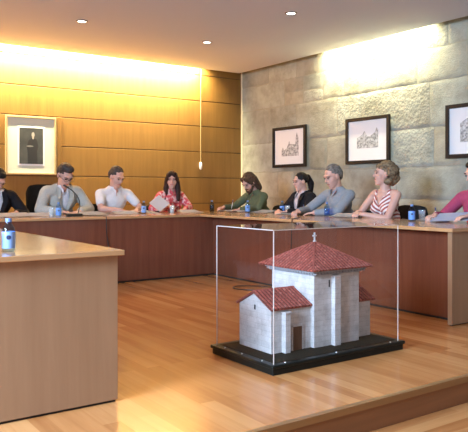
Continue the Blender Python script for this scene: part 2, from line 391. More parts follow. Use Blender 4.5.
# ------------------------------------------------------------------ chapel model
ch = thing('chapel_model', 'scale model of a whitewashed stone chapel with red tiled roofs inside the acrylic case', 'architectural model', (2.9, 3.25, .06))
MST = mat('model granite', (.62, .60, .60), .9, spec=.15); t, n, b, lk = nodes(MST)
tc = n('ShaderNodeTexCoord'); mp = n('ShaderNodeMapping'); lk(tc.outputs['Object'], mp.inputs[0])
nz = n('ShaderNodeTexNoise', Scale=14.0, Detail=5.0, Roughness=.65); lk(tc.outputs['Object'], nz.inputs['Vector'])
r = ramp(n, [(.3, (.48, .46, .46)), (.55, (.64, .62, .62)), (.75, (.70, .68, .68))]); lk(nz.outputs['Fac'], r.inputs[0])
sx = n('ShaderNodeSeparateXYZ'); lk(tc.outputs['Object'], sx.inputs[0])
xy = n('ShaderNodeMath', operation='ADD'); lk(sx.outputs[0], xy.inputs[0]); lk(sx.outputs[1], xy.inputs[1])
cb = n('ShaderNodeCombineXYZ'); lk(xy.outputs[0], cb.inputs[0]); lk(sx.outputs[2], cb.inputs[1])
br = n('ShaderNodeTexBrick', offset=.45)
for k, v in (('Scale', 1.0), ('Brick Width', .075), ('Row Height', .033), ('Mortar Size', .0011), ('Mortar Smooth', .3)): br.inputs[k].default_value = v
br.inputs['Color1'].default_value = (1, 1, 1, 1); br.inputs['Color2'].default_value = (.90, .90, .90, 1); br.inputs['Mortar'].default_value = (.72, .70, .68, 1)
lk(cb.outputs[0], br.inputs['Vector'])
mm = n('ShaderNodeMix', data_type='RGBA', blend_type='MULTIPLY'); mm.inputs[0].default_value = 1
lk(r.outputs[0], mm.inputs[6]); lk(br.outputs['Color'], mm.inputs[7]); lk(mm.outputs[2], b.inputs['Base Color'])
bump(t, n, lk, b, nz.outputs['Fac'], .3, .004)
MSTD = mat('shaded cornice stone', (.34, .34, .36), .9, spec=.15)  # shade under the eaves put into the darker grey of the cornice
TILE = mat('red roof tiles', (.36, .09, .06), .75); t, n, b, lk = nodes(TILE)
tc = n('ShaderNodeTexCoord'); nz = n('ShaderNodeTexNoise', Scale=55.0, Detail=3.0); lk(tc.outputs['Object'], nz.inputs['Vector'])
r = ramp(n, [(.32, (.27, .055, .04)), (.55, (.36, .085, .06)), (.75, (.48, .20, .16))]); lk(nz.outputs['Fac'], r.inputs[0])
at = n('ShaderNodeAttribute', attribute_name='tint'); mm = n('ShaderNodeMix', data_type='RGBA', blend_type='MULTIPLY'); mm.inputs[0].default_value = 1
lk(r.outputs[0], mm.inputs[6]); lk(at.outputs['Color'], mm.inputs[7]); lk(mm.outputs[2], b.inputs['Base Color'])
DOORM = wood('brown door boards', (.09, .04, .02), (.16, .075, .04), 'Z', 6, .6)
DARK = mat('dark opening', (.02, .02, .022), .9)
def crel(m): return rel(m, ch)

def tiled(ea, eb, top_a, top_b, name, cols, rows, r=.0042):
    """roof slope: eave edge ea->eb, ridge edge top_a->top_b (may meet in a point), barrel tiles in rows"""
    ea, eb, ta, tb = map(Vector, (ea, eb, top_a, top_b)); m = MB(); bm = m.bm
    W = (eb-ea).length; xd = (eb-ea)/W; mid = (ta+tb)/2-(ea+eb)/2; up = mid - xd*mid.dot(xd); Hh = up.length; ud = up/Hh
    nrm = xd.cross(ud); nrm = nrm if nrm.z > 0 else -nrm
    la = (ta-ea).dot(xd); lb = (tb-ea).dot(xd)
    sub = 8; ly = bm.loops.layers.float_color.new('tint')
    for c in range(cols):
        xs = [W*(c+k/sub)/cols for k in range(sub+1)]
        for q in range(rows):
            t0, t1 = q/rows, (q+1)/rows
            lo0, hi0 = la*t0, W-(W-lb)*t0; lo1, hi1 = la*t1, W-(W-lb)*t1
            va, vb, vc = [], [], []; tn = random.uniform(.85, 1.25)
            for k, x in enumerate(xs):
                hgt = r*(abs(math.sin(PI*(k/sub)))**.6)*1.5
                xa = min(max(x, lo0), hi0); xb = min(max(x, lo1), hi1)
                va.append(bm.verts.new(ea+xd*xa+ud*(Hh*t0-.0015)+nrm*(hgt+.0028)))
                vb.append(bm.verts.new(ea+xd*xb+ud*(Hh*t1)+nrm*(hgt+.0002)))
                vc.append(bm.verts.new(ea+xd*xa+ud*(Hh*t0-.0015)+nrm*(-.0010)))
            for k in range(sub):
                if (va[k].co-va[k+1].co).length < 1e-6 and (vb[k].co-vb[k+1].co).length < 1e-6: continue
                if (min(max(xs[k], lo0), hi0) == min(max(xs[k+1], lo0), hi0)) : continue
                
                for f in (bm.faces.new((va[k], va[k+1], vb[k+1], vb[k])), bm.faces.new((vc[k], vc[k+1], va[k+1], va[k]))):
                    tv = .30 if k in (0, sub-1) else tn  # valleys darkened: shade between the tiles put into the tint
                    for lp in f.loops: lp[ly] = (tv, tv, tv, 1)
    bmesh.ops.remove_doubles(bm, verts=bm.verts, dist=1e-6)
    return m
# tower
tx0, tx1, ty0, ty1 = 2.745, 3.138, 3.064, 3.486
tw = crel(MB().box((tx0, ty0, .06), (tx1, ty1, .535), .002)).build('tower', MST, ch)
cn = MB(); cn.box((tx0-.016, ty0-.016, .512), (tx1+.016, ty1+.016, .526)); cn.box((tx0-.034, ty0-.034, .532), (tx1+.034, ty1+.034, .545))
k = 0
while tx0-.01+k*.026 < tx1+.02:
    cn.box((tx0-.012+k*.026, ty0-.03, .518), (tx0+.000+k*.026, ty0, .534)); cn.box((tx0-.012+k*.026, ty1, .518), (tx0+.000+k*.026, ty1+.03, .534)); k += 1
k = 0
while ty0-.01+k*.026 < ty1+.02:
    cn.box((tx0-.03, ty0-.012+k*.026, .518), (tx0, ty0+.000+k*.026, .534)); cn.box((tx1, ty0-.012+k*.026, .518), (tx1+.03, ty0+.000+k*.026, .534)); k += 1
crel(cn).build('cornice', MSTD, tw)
ex0, ex1, ey0, ey1, ez = 2.685, 3.203, 3.003, 3.556, .545
ap = Vector((2.942, 3.278, .696))
cs = [Vector((ex0, ey0, ez)), Vector((ex1, ey0, ez)), Vector((ex1, ey1, ez)), Vector((ex0, ey1, ez))]
core = MB(); core.bm.loops.layers.float_color.new('tint'); vv = [core.bm.verts.new(q) for q in cs]+[core.bm.verts.new(ap-Vector((0, 0, .002)))]
core.bm.faces.new(vv[:4][::-1])
for i in range(4): core.bm.faces.new((vv[i], vv[(i+1) % 4], vv[4]))
for i in range(4):
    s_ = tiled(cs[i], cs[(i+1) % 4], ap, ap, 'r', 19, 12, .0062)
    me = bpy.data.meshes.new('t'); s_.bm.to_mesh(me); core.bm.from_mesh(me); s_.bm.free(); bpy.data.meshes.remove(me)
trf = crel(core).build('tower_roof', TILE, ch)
TILE1 = mat('red ridge tiles', (.33, .08, .06), .75)
hp = MB()
for q in cs: hp.tube([q+(ap-q)*(j/14)+Vector((0, 0, .004)) for j in range(15)], [.0065 if j % 2 else .0052 for j in range(15)], 8)
crel(hp).build('hip_tiles', TILE1, trf, True)
fn = MB().box((ap.x-.008, ap.y-.008, ap.z-.004), (ap.x+.008, ap.y+.008, ap.z+.012)); fn.box((ap.x-.0045, ap.y-.0045, ap.z+.010), (ap.x+.0045, ap.y+.0045, ap.z+.066), .001)
fn.box((ap.x-.016, ap.y-.004, ap.z+.040), (ap.x+.016, ap.y+.004, ap.z+.049), .001)
crel(fn).build('roof_cross', MST, ch)
crel(MB().box((2.893, ty0-.032, .06), (2.945, ty0+.002, .505), .002)).build('buttress', MST, ch)
crel(MB().box((2.868, ty0-.0015, .43), (2.878, ty0+.01, .475))).build('slit_window', DARK, ch)
# long wing with the gable
def wing(xa, xb, ya, yb, ez, rz, name, gable_l, ohx):
    ym = (ya+yb)/2
    m = MB().poly([(xa, ya, .06), (xa, yb, .06), (xa, yb, ez), (xa, ym, rz), (xa, ya, ez)], (xb-xa, 0, 0))
    wg = crel(m).build(name, MST, ch)
    o = .016; sl = (rz-ez)/(ym-ya); za = ez-o*sl+.004
    rr = MB(); ly0 = rr.bm.loops.layers.float_color.new('tint'); L0, L1 = (xa-.014, xb) if gable_l else (xa, xb+ohx)
    rr.poly([(L0, ya-o, za), (L0, ym, rz+.004), (L0, yb+o, za), (L0, yb+o, za-.007), (L0, ym, rz-.003), (L0, ya-o, za-.007)], (L1-L0, 0, 0))
    for f in rr.bm.faces:
        for lp in f.loops: lp[ly0] = (.8, .8, .8, 1)
    for A, B in (((L0, ya-o, za), (L1, ya-o, za)), ((L1, yb+o, za), (L0, yb+o, za))):
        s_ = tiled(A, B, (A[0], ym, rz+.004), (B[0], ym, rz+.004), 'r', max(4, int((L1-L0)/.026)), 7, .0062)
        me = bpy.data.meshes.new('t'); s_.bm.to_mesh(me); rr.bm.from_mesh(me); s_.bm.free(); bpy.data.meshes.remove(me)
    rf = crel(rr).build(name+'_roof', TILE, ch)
    crel(MB().tube([(L0+(L1-L0)*j/12, ym, rz+.008) for j in range(13)], [.007 if j % 2 else .0058 for j in range(13)], 8)).build('ridge_tiles', TILE1, rf, True)
    return wg
wing(2.432, 2.745, 3.096, 3.424, .330, .412, 'nave', True, 0)
wing(3.138, 3.316, 3.134, 3.416, .308, .384, 'chancel', False, .03)
bt = MB().box((2.512, 3.058, .06), (2.552, 3.1, .298), .002); bt.box((2.506, 3.052, .298), (2.558, 3.1, .309), .002)
crel(bt).build('buttress', MST, ch)
dr = crel(MB().box((2.597, 3.088, .06), (2.668, 3.098, .205), .001)).build('door', DOORM, ch)
df = MB().box((2.587, 3.089, .06), (2.597, 3.1, .213)); df.box((2.668, 3.089, .06), (2.678, 3.1, .213)); df.box((2.587, 3.089, .205), (2.678, 3.1, .215))
crel(df).build('door_surround', MST, dr)
crel(MB().box((2.4305, 3.252, .305), (2.44, 3.266, .335))).build('slit_window', DARK, ch)

# ------------------------------------------------------------------ chairs
def make_chair(label, top=.92, seat=.46):
    c = thing('office_chair', label, 'chair', (0, 0, 0), group='black office chairs behind the desks')
    MB().box((-.24, -.22, seat-.08), (.24, .23, seat), .03).build('seat', BLKFAB, c, True)
    bk = MB(); prof = [(-.2, seat+.08), (-.225, seat+.2), (-.225, top-.1), (-.19, top-.02), (-.10, top)]
    out = prof + [(-x, z) for x, z in prof[::-1]]
    bk.poly([(x, -.275, z) for x, z in out], (0, .05, 0)); bmesh.ops.bevel(bk.bm, geom=list(bk.bm.edges), offset=.012, segments=2, affect='EDGES')
    bmesh.ops.rotate(bk.bm, verts=bk.bm.verts, cent=(0, -.25, seat), matrix=Matrix.Rotation(.10, 3, 'X'))
    bk.build('backrest', BLKFAB, c, True)
    MB().tube([(0, -.12, seat-.09), (0, -.30, seat-.06), (0, -.31, seat+.2)], .018, 8).build('back_support', BLKPL, c, True)
    for s in (-1, 1):
        MB().tube([(s*.24, -.08, seat-.05), (s*.285, -.08, seat+.0), (s*.285, -.08, seat+.17), (s*.285, .06, seat+.19)], .016, 8).build('armrest', BLKPL, c, True)
    MB().tube([(0, 0, .09), (0, 0, seat-.08)], .028, 12).build('column', BLKPL, c, True)
    for k in range(5):
        a = k*2*PI/5+.3; l = MB(); l.tube([(0, 0, .11), (.27*math.cos(a), .27*math.sin(a), .075)], [.022, .014], 8)
        lg = l.build('base_leg', BLKPL, c, True)
        MB().ell((.27*math.cos(a), .27*math.sin(a), .03), (.028, .028, .03)).build('caster', BLKPL, lg, True)
    return c

# ------------------------------------------------------------------ people
SKIN = mat('skin', (.60, .36, .29), .55); t, n, b, lk = nodes(SKIN)
tc = n('ShaderNodeTexCoord'); nz = n('ShaderNodeTexNoise', Scale=9.0, Detail=3.0); lk(tc.outputs['Object'], nz.inputs['Vector'])
r = ramp(n, [(.35, (.56, .31, .245)), (.65, (.61, .355, .28))]); lk(nz.outputs['Fac'], r.inputs[0]); lk(r.outputs[0], b.inputs['Base Color'])
LIP = mat('lips', (.42, .12, .11), .5); EYEM = mat('dark eyes', (.03, .02, .018), .3)
def hairmat(name, c1, c2): return fabric(name, c1, c2, 45, .55, .6)
H_BLACK = hairmat('black hair', (.018, .013, .012), (.008, .006, .006)); H_DBROWN = hairmat('dark brown hair', (.05, .022, .016), (.02, .009, .007))
H_BROWN = hairmat('brown hair', (.10, .055, .035), (.045, .025, .016)); H_GREY = hairmat('grey hair', (.22, .20, .18), (.10, .09, .08))
H_BLOND = hairmat('dark blond hair', (.27, .19, .11), (.10, .065, .04)); H_LBROWN = hairmat('greying brown hair', (.075, .055, .048), (.04, .03, .026))
NAVYCL = fabric('dark trousers', (.03, .03, .04), (.02, .02, .028)); SHOE = mat('black leather', (.012, .011, .011), .35)

def fuse(name, shapes, voxel, m, parent=None, cut=None, smooth=3):
    g = MB()
    for s in shapes:
        if s[0] == 'e': g.ell(s[1], s[2], s[3] if len(s) > 3 else None, 2)
        else:
            p, q, r0, r1 = Vector(s[1]), Vector(s[2]), s[3], s[4]
            g.ell(p, (r0,)*3, None, 2); g.ell(q, (r1,)*3, None, 2); d = q-p
            if d.length > 1e-5:
                M = Matrix.Translation((p+q)/2) @ d.to_track_quat('Z', 'Y').to_matrix().to_4x4()
                bmesh.ops.create_cone(g.bm, cap_ends=True, segments=14, radius1=r0, radius2=r1, depth=d.length, matrix=M)
    me = bpy.data.meshes.new('raw'); g.bm.to_mesh(me); g.bm.free()
    o = bpy.data.objects.new('raw', me); C.objects.link(o)
    md = o.modifiers.new('r', 'REMESH'); md.mode = 'VOXEL'; md.voxel_size = voxel
    if smooth: sm = o.modifiers.new('s', 'SMOOTH'); sm.iterations = smooth; sm.factor = .5
    dg = bpy.context.evaluated_depsgraph_get(); dg.update()
    nm = bpy.data.meshes.new_from_object(o.evaluated_get(dg)); bpy.data.objects.remove(o); bpy.data.meshes.remove(me)
    nm.name = name; nm.materials.clear(); nm.materials.append(m)
    if cut:
        b_ = bmesh.new(); b_.from_mesh(nm)
        bmesh.ops.delete(b_, geom=[f for f in b_.faces if cut(f.calc_center_median())], context='FACES'); b_.to_mesh(nm); b_.free()
    nm.polygons.foreach_set('use_smooth', [True]*len(nm.polygons))
    ob = bpy.data.objects.new(name, nm); C.objects.link(ob); ob.parent = parent
    return ob

def person(label, loc, rz, lean, yaw, pitch, hands, cloth, hair, hairm, size=1.0, sleeve=1.0, jacket=None, neck='shirt', seat=.46, male=True, beard=None, glasses=False, side=0, chair_top=.92, chair_label='', chair_off=0):
    """local frame: faces +Y, origin on the floor under the hips; hands = wrist targets in world space (right, left)"""
    P = thing('person', label, 'person', (loc[0], loc[1], 0), rz, 'people seated at the council desks')
    Mi = (Matrix.Translation((loc[0], loc[1], 0)) @ Matrix.Rotation(rz, 4, 'Z')).inverted()
    th = math.radians(lean); hz = seat+.088
    up = Vector((math.sin(math.radians(side))*.9, math.sin(th), math.cos(th))).normalized(); fw = Vector((0, math.cos(th), -math.sin(th)))
    sw = (.185 if male else .162)*size
    def sp(s, x=0, f=0): return Vector((x, 0, hz)) + up*s*size + fw*f
    N = sp(.50)
    ha = th*.75+math.radians(pitch)*.35
    HC = N + Vector((up.x*.1, math.sin(ha), math.cos(ha)))*.150*size + Vector((0, .012, 0))
    HR = Matrix.Rotation(math.radians(yaw), 3, 'Z') @ Matrix.Rotation(-math.radians(pitch), 3, 'X')
    k = size*(1.06 if male else 1.02)
    def h(x, y, z): return HC + HR @ (Vector((x, y, z))*k)
    body = []
    # head: cranium, face, jaw, chin, nose, brows, cheeks, ears
    body += [('e', h(0, -.012, .035), Vector((.074, .094, .088))*k, HR), ('e', h(0, .022, -.03), Vector((.060, .070, .085))*k, HR), ('e', h(0, .040, -.078), Vector((.042, .042, .036))*k, HR),
             ('c', h(0, .088, .012), h(0, .105, -.020), .007*k, .0115*k), ('e', h(0, .064, -.100), Vector((.024, .02, .018))*k, HR),
             ('c', h(-.036, .078, .03), h(.036, .078, .03), .014*k, .014*k), ('e', h(-.036, .046, -.022), Vector((.026, .028, .034))*k, HR), ('e', h(.036, .046, -.022), Vector((.026, .028, .034))*k, HR),
             ('e', h(0, .068, -.058), Vector((.030, .022, .026))*k, HR)]
    for s in (-1, 1): body.append(('e', h(s*.076, -.006, -.004), Vector((.010, .02, .032))*k, HR))
    body += [('c', h(0, -.02, -.05), N - up*.03, .052*size, .060*size)]
    # trunk and limbs
    tk = 1.0
    body += [('e', sp(.03), (.15*tk*size, .11*tk, .12)), ('e', sp(.19), (.14*tk*size, .10*tk, .15)), ('e', sp(.36), (.155*tk*size, .11*tk, .15)), ('c', sp(.445, -sw*.82), sp(.445, sw*.82), .05, .05)]
    arms = []
    for s, T in ((1, hands[0]), (-1, hands[1])):
        S0 = sp(.435, s*sw); W = Mi @ Vector(T[:3]); l1, l2 = .285*size, .255*size
        D = W-S0; L = D.length
        if L > (l1+l2)*.985: W = S0 + D*((l1+l2)*.985/L); D = W-S0; L = D.length
        a = (l1*l1-l2*l2+L*L)/(2*L); hh = math.sqrt(max(1e-6, l1*l1-a*a)); dn = D/L
        pole = Vector((s*.75, -.35, -.55)); pole = (pole - dn*pole.dot(dn)).normalized()
        E = S0 + dn*a + pole*hh
        if E.z < DT+.055 and E.y > .22: E.z = DT+.055
        arms.append((s, S0, E, W))
        body += [('c', S0, E, .046*size, .040*size), ('c', E, W, .040*size, .027*size)]
        # hand: palm, four fingers, thumb
        ang = math.radians(T[3]) if len(T) > 3 else math.radians(25)*s   # + turns to the person's left
        d = Vector((-math.sin(ang), math.cos(ang), -.12)).normalized(); tv = Vector((0, 0, 1)).cross(d).normalized()*(1 if s > 0 else -1)  # towards thumb
        up_ = Vector((0, 0, 1)); q = .95*size
        kn = []
        for j, off in enumerate((.030, .010, -.010, -.029)):
            K = W + d*(.082-.006*abs(j-1))*q + tv*off*q; kn.append(K)
            body.append(('c', W + tv*off*.5*q, K, .0135*q, .0115*q))
        body.append(('e', W+d*.045*q, (.034*q, .034*q, .013*q)))
        curl = T[4] if len(T) > 4 else .45
        for j, ln in enumerate((.068, .076, .070, .055)):
            d1 = (d*math.cos(curl*.6) - up_*math.sin(curl*.6) + tv*(.10-.07*j)).normalized(); d2 = (d*math.cos(curl*2.2) - up_*math.sin(curl*2.2)).normalized()
            m1 = kn[j] + d1*ln*.55*q; body += [('c', kn[j], m1, .0096*q, .0088*q), ('c', m1, m1+d2*ln*.5*q, .0088*q, .0072*q)]
        tb = W + d*.025*q + tv*.026*q; tm = tb + (d*.6+tv*.75).normalized()*.036*q; te = tm + (d*.95+tv*.1-up_*.2).normalized()*.032*q
        body += [('c', tb, tm, .013*q, .0105*q), ('c', tm, te, .0105*q, .008*q)]
    for s in (-1, 1):
        kx = s*.105
        body += [('c', (s*.085, 0, hz), (kx, .42, hz-.005), .075, .055), ('c', (kx, .42, hz-.005), (kx, .36, .10), .05, .036), ('c', (kx, .36, .06), (kx, .50, .035), .036, .028)]
    B = fuse('body', body, .0065, SKIN, P, smooth=2)
    # clothes
    e = 1.0
    def torso(ex):
        L = [('e', sp(.03), (.168*size+ex, .128+ex, .13)), ('e', sp(.18, 0, .005), (.158*size+ex, .122*(1.1 if male else .95)+ex, .15)), ('e', sp(.345, 0, .008), (.172*(size if male else size*.93)+ex, .122+ex, .155)),
             ('c', sp(.437, -sw*.92), sp(.437, sw*.92), .060*size+ex, .060*size+ex)]
        for s in (-1, 1): L.append(('c', sp(.46, s*sw*.55), sp(.515, s*.03), .046+ex, .05+ex*.5))
        if not male:
            for s in (-1, 1): L.append(('e', sp(.30, s*.07, .085), (.065, .06, .062)))
        return L
    def sleeves(ex, frac):
        L = []
        for s, S0, E, W in arms:
            if frac >= 1:
                Wc = E + (W-E)*(.90 if frac == 1 else frac-1)
                L += [('c', S0, E, .061*size+ex, .052*size+ex), ('c', E, Wc, .050*size+ex, .038*size+ex)]
            elif frac > 0: L.append(('c', S0, S0+(E-S0)*frac, .063*size+ex, .058*size+ex))
        return L
    def vcut(depth, wtop, zoff=.50):
        def f(c):
            q = c - Vector((0, 0, hz)); s_ = q.dot(up)/size; fx = q.dot(fw)
            xx = abs(c.x - up.x*s_*size)
            return fx > .0 and s_ > zoff-depth and xx < wtop*(s_-(zoff-depth))/depth
        return f
    def neckcut(c):
        q = c-Vector((0, 0, hz)); return q.dot(up) > .535*size
    if neck == 'sleeveless':
        sh = [('e', sp(.03), (.165*size, .13, .13)), ('e', sp(.18), (.155*size, .122, .15)), ('e', sp(.345, 0, .005), (.158*size, .122, .135))]
        for s in (-1, 1): sh += [('e', sp(.30, s*.07, .085), (.07, .066, .07)), ('c', sp(.40, s*.085, .06), sp(.475, s*.085, .02), .026, .026), ('c', sp(.475, s*.085, .02), sp(.40, s*.085, -.06), .026, .024)]
        vc = vcut(.17, .085, .50)
        fuse('top', sh, .009, cloth, P, cut=lambda c: vc(c) or ((c-Vector((0, 0, hz))).dot(up)/size > .43 and abs(c.x) < .055), smooth=4)
        body_neck = None
    else:
        vc = vcut(.10, .035, .53)
        shirt = fuse('shirt', torso(.004)+([] if jacket else sleeves(.0, sleeve)), .010, cloth, P, cut=lambda c: neckcut(c) or vc(c), smooth=4)
        for s in (-1, 1):       # collar leaf
            cl = MB(); a0 = sp(.535, s*.052, -.035); a1 = sp(.53, s*.06, .02); a2 = sp(.485, s*.045, .085); a3 = sp(.455, s*.022, .115); a4 = sp(.50, s*.018, .085)
            cl.poly([a0, a1, a2, a3, a4, sp(.525, s*.048, .03)], fw*.006); cl.build('collar', cloth, shirt)
    if jacket:
        jc = vcut(.36, .085, .54)
        jk = fuse('jacket', torso(.020)+sleeves(.009, 1), .010, jacket, P, cut=lambda c: neckcut(c) or jc(c), smooth=4)
        for s in (-1, 1):
            lp = MB(); lp.poly([sp(.525, s*.055, -.02), sp(.53, s*.085, .02), sp(.44, s*.115, .118), sp(.41, s*.085, .145), sp(.42, s*.11, .148), sp(.20, s*.018, .158), sp(.21, s*.0, .150), sp(.43, s*.055, .128), sp(.50, s*.048, .07)], fw*.008)
            lp.build('lapel', jacket, jk)
    tr = []
    for s in (-1, 1):
        kx = s*.105; tr += [('c', (s*.085, 0, hz), (kx, .42, hz-.005), .086, .066), ('c', (kx, .42, hz-.005), (kx, .365, .12), .062, .052)]
    tr.append(('e', (0, 0, hz+.02), (.165, .12, .10)))
    fuse('trousers', tr, .014, NAVYCL, P, smooth=3)
    for s in (-1, 1):
        kx = s*.105; fuse('shoe', [('c', (kx, .345, .045), (kx, .50, .038), .044, .038), ('c', (kx, .36, .05), (kx, .36, .10), .042, .042)], .012, SHOE, P, smooth=2)
    # face details
    for s in (-1, 1):
        MB().ell(h(s*.030, .0865, .010), Vector((.013, .006, .0065))*k, HR).build('eye', EYEM, B, True)
        MB().tube([h(s*.016, .092, .030), h(s*.032, .092, .034), h(s*.05, .082, .028)], .0038*k, 6).build('eyebrow', hairm, B, True)
    MB().tube([h(-.024, .083, -.056), h(0, .0905, -.055), h(.024, .083, -.056)], [.003, .0055, .003], 6).build('lips', LIP, B, True)
    # hair
    hs = []
    def E3(x, y, z, a, b2, c2): hs.append(('e', h(x, y, z), Vector((a, b2, c2))*k, HR))
    fcut = None
    if hair in ('short', 'quiff', 'crop'):
        E3(0, -.024, .048, .082, .094, .088)
        for s in (-1, 1): E3(s*.052, -.050, .022, .031, .052, .048)
        E3(0, -.075, -.01, .06, .035, .06)
        if hair == 'quiff': E3(0, .035, .105, .058, .05, .04); E3(.03, .0, .115, .05, .05, .03)
        if hair == 'short': E3(0, .03, .09, .06, .045, .035)
    elif hair == 'long':
        E3(0, -.022, .045, .086, .098, .092)
        for s in (-1, 1):
            hs.append(('c', h(s*.068, .0, .02), h(s*.082, .03, -.12), .032*k, .040*k)); hs.append(('c', h(s*.082, .03, -.12), h(s*.088, .075, -.26), .040*k, .026*k))
            hs.append(('c', h(s*.03, .06, .09), h(s*.07, .045, .0), .03*k, .022*k))
        hs.append(('c', h(0, -.07, .0), h(0, -.08, -.2), .075*k, .07*k))
    elif hair == 'mid':
        E3(0, -.022, .045, .086, .098, .09)
        for s in (-1, 1):
            hs.append(('c', h(s*.06, -.03, .02), h(s*.07, -.045, -.13), .042*k, .034*k)); hs.append(('c', h(s*.03, .055, .09), h(s*.07, .03, .0), .028*k, .02*k))
        hs.append(('c', h(0, -.07, .0), h(0, -.085, -.15), .068*k, .055*k))
    elif hair == 'pony':
        E3(0, -.020, .045, .082, .095, .086)
        for s in (-1, 1): E3(s*.05, -.05, .02, .034, .05, .045)
        E3(0, -.10, .04, .04, .035, .04)
        hs.append(('c', h(0, -.115, .05), h(.005, -.15, -.05), .038*k, .046*k)); hs.append(('c', h(.005, -.15, -.05), h(.01, -.13, -.19), .046*k, .022*k))
    elif hair == 'curly':
        random.seed(5)
        E3(0, -.028, .05, .086, .096, .086)
        for j in range(160):
            az = random.uniform(-PI, PI); el = random.uniform(-1.15, 1.4)
            x, y, z = math.sin(az)*math.cos(el), -math.cos(az)*math.cos(el), math.sin(el)
            if y > .35 and z < .55: continue
            if abs(az) > 1.75 and z < .5: continue
            r_ = random.uniform(.022, .036); hs.append(('e', h(x*.108, -.035+y*.118, .012+z*.112), (r_*k,)*3))
    fuse('hair', hs, .008, hairm, B, cut=fcut, smooth=1 if hair == 'curly' else 2)
    if beard:
        fuse('beard', [('c', h(-.056, .03, -.045), h(-.03, .075, -.085), .017*k, .02*k), ('c', h(.056, .03, -.045), h(.03, .075, -.085), .017*k, .02*k), ('e', h(0, .078, -.100), Vector((.036, .024, .03))*k, HR), ('c', h(-.025, .094, -.044), h(.025, .094, -.044), .007*k, .007*k)], .006, beard, B)
    if glasses:
        gl = MB()
        for s in (-1, 1):
            gl.tube([h(s*.032+.024*math.cos(a), .105, .010+.017*math.sin(a)) for a in [j*2*PI/14 for j in range(14)]], .0022, 6, True)
            gl.tube([h(s*.056, .104, .014), h(s*.078, .06, .014), h(s*.084, -.005, .010)], .0024, 6)
        gl.tube([h(-.009, .106, .014), h(.009, .106, .014)], .0022, 6)
        gl.build('glasses', BLKPL, P, True)
    c = make_chair(chair_label, chair_top, seat)
    c.location = (loc[0], loc[1], 0) ; c.rotation_euler = (0, 0, rz)
    c.location = Matrix.Translation((loc[0], loc[1], 0)) @ (Matrix.Rotation(rz, 4, 'Z') @ Vector((chair_off, -.03, 0)))
    return P

GREYJ = fabric('oatmeal linen', (.45, .44, .40), (.39, .38, .345), 80); WHITE = fabric('white cotton', (.74, .72, .74), (.70, .68, .70), 40)
BLUEW = fabric('pale shirt', (.70, .69, .73), (.6, .6, .65), 50); SUIT = fabric('black suiting', (.014, .012, .015), (.009, .008, .010))
GREEN = fabric('olive green cotton', (.115, .13, .072), (.095, .11, .06), 60); GREYSH = fabric('grey blue cotton', (.27, .29, .32), (.24, .26, .29), 60)
MAG = fabric('magenta cotton', (.36, .055, .12), (.32, .048, .105), 60); LAV = fabric('pale pink top', (.62, .52, .52), (.55, .45, .46), 30)
REDP = mat('red blouse print', (.62, .10, .12), .8, spec=.2); t, n, b, lk = nodes(REDP)
tc = n('ShaderNodeTexCoord'); vo = n('ShaderNodeTexNoise', Scale=26.0, Detail=1.0); lk(tc.outputs['Object'], vo.inputs['Vector'])
r = ramp(n, [(.50, (.60, .085, .11)), (.58, (.80, .52, .50))]); lk(vo.outputs['Fac'], r.inputs[0]); lk(r.outputs[0], b.inputs['Base Color'])
STRP = mat('red and white chevron stripes', (.7, .6, .6), .8, spec=.2); t, n, b, lk = nodes(STRP)
tc = n('ShaderNodeTexCoord'); sx = n('ShaderNodeSeparateXYZ'); lk(tc.outputs['Object'], sx.inputs[0])
ab = n('ShaderNodeMath', operation='ABSOLUTE'); lk(sx.outputs[0], ab.inputs[0])
mu = n('ShaderNodeMath', operation='MULTIPLY'); lk(ab.outputs[0], mu.inputs[0]); mu.inputs[1].default_value = -.8
ad = n('ShaderNodeMath', operation='ADD'); lk(sx.outputs[2], ad.inputs[0]); lk(mu.outputs[0], ad.inputs[1])
fr = n('ShaderNodeMath', operation='MULTIPLY'); lk(ad.outputs[0], fr.inputs[0]); fr.inputs[1].default_value = 21
fc = n('ShaderNodeMath', operation='FRACT'); lk(fr.outputs[0], fc.inputs[0])
r = ramp(n, [(.0, (.34, .09, .08)), (.5, (.78, .68, .66))]); r.color_ramp.interpolation = 'CONSTANT'; lk(fc.outputs[0], r.inputs[0]); lk(r.outputs[0], b.inputs['Base Color'])

WZ = DT+.035
HB = 8.0     # hips, people by the wooden wall
HS = 5.45     # hips, people by the stone wall
NBACK, NSTONE = PI, PI/2
# by the wooden wall: facing -Y.  right hand of the person is at smaller X
person('person in a black suit, head bowed, at the far left edge of the photo', (2.10, HB), NBACK, 16, 10, 42, ((2.0, 7.64, WZ, 35), (2.26, 7.60, WZ, -30)), BLUEW, 'short', H_BLACK, jacket=SUIT, chair_top=.85, chair_label='black office chair under the person in the black suit')
person('person in a pale linen jacket and glasses, looking down beside the microphone', (2.88, HB), NBACK, 21, 6, 38, ((2.80, 7.60, WZ, 40), (3.0, 7.55, WZ, -50)), BLUEW, 'quiff', H_LBROWN, size=1.08, jacket=GREYJ, glasses=True, seat=.49, chair_top=1.12, chair_label='tall black office chair behind the person in the pale linen jacket', chair_off=.06)
person('person in a white short-sleeved polo shirt, reading with head bowed', (3.60, HB), NBACK, 14, 12, 26, ((3.56, 7.58, WZ, 45), (3.76, 7.56, WZ, -35)), WHITE, 'crop', H_LBROWN, size=1.04, sleeve=.62, seat=.47, chair_top=.86, chair_label='black office chair behind the person in the white polo shirt', chair_off=.06)
person('person with long dark hair in a red patterned blouse, holding up a sheet of paper', (4.47, HB), NBACK, 8, -30, 4, ((4.24, 7.62, .84, 10), (4.50, 7.60, WZ, -50)), REDP, 'long', H_DBROWN, size=.98, male=False, seat=.46, chair_top=.84, chair_label='black office chair under the person in the red blouse')
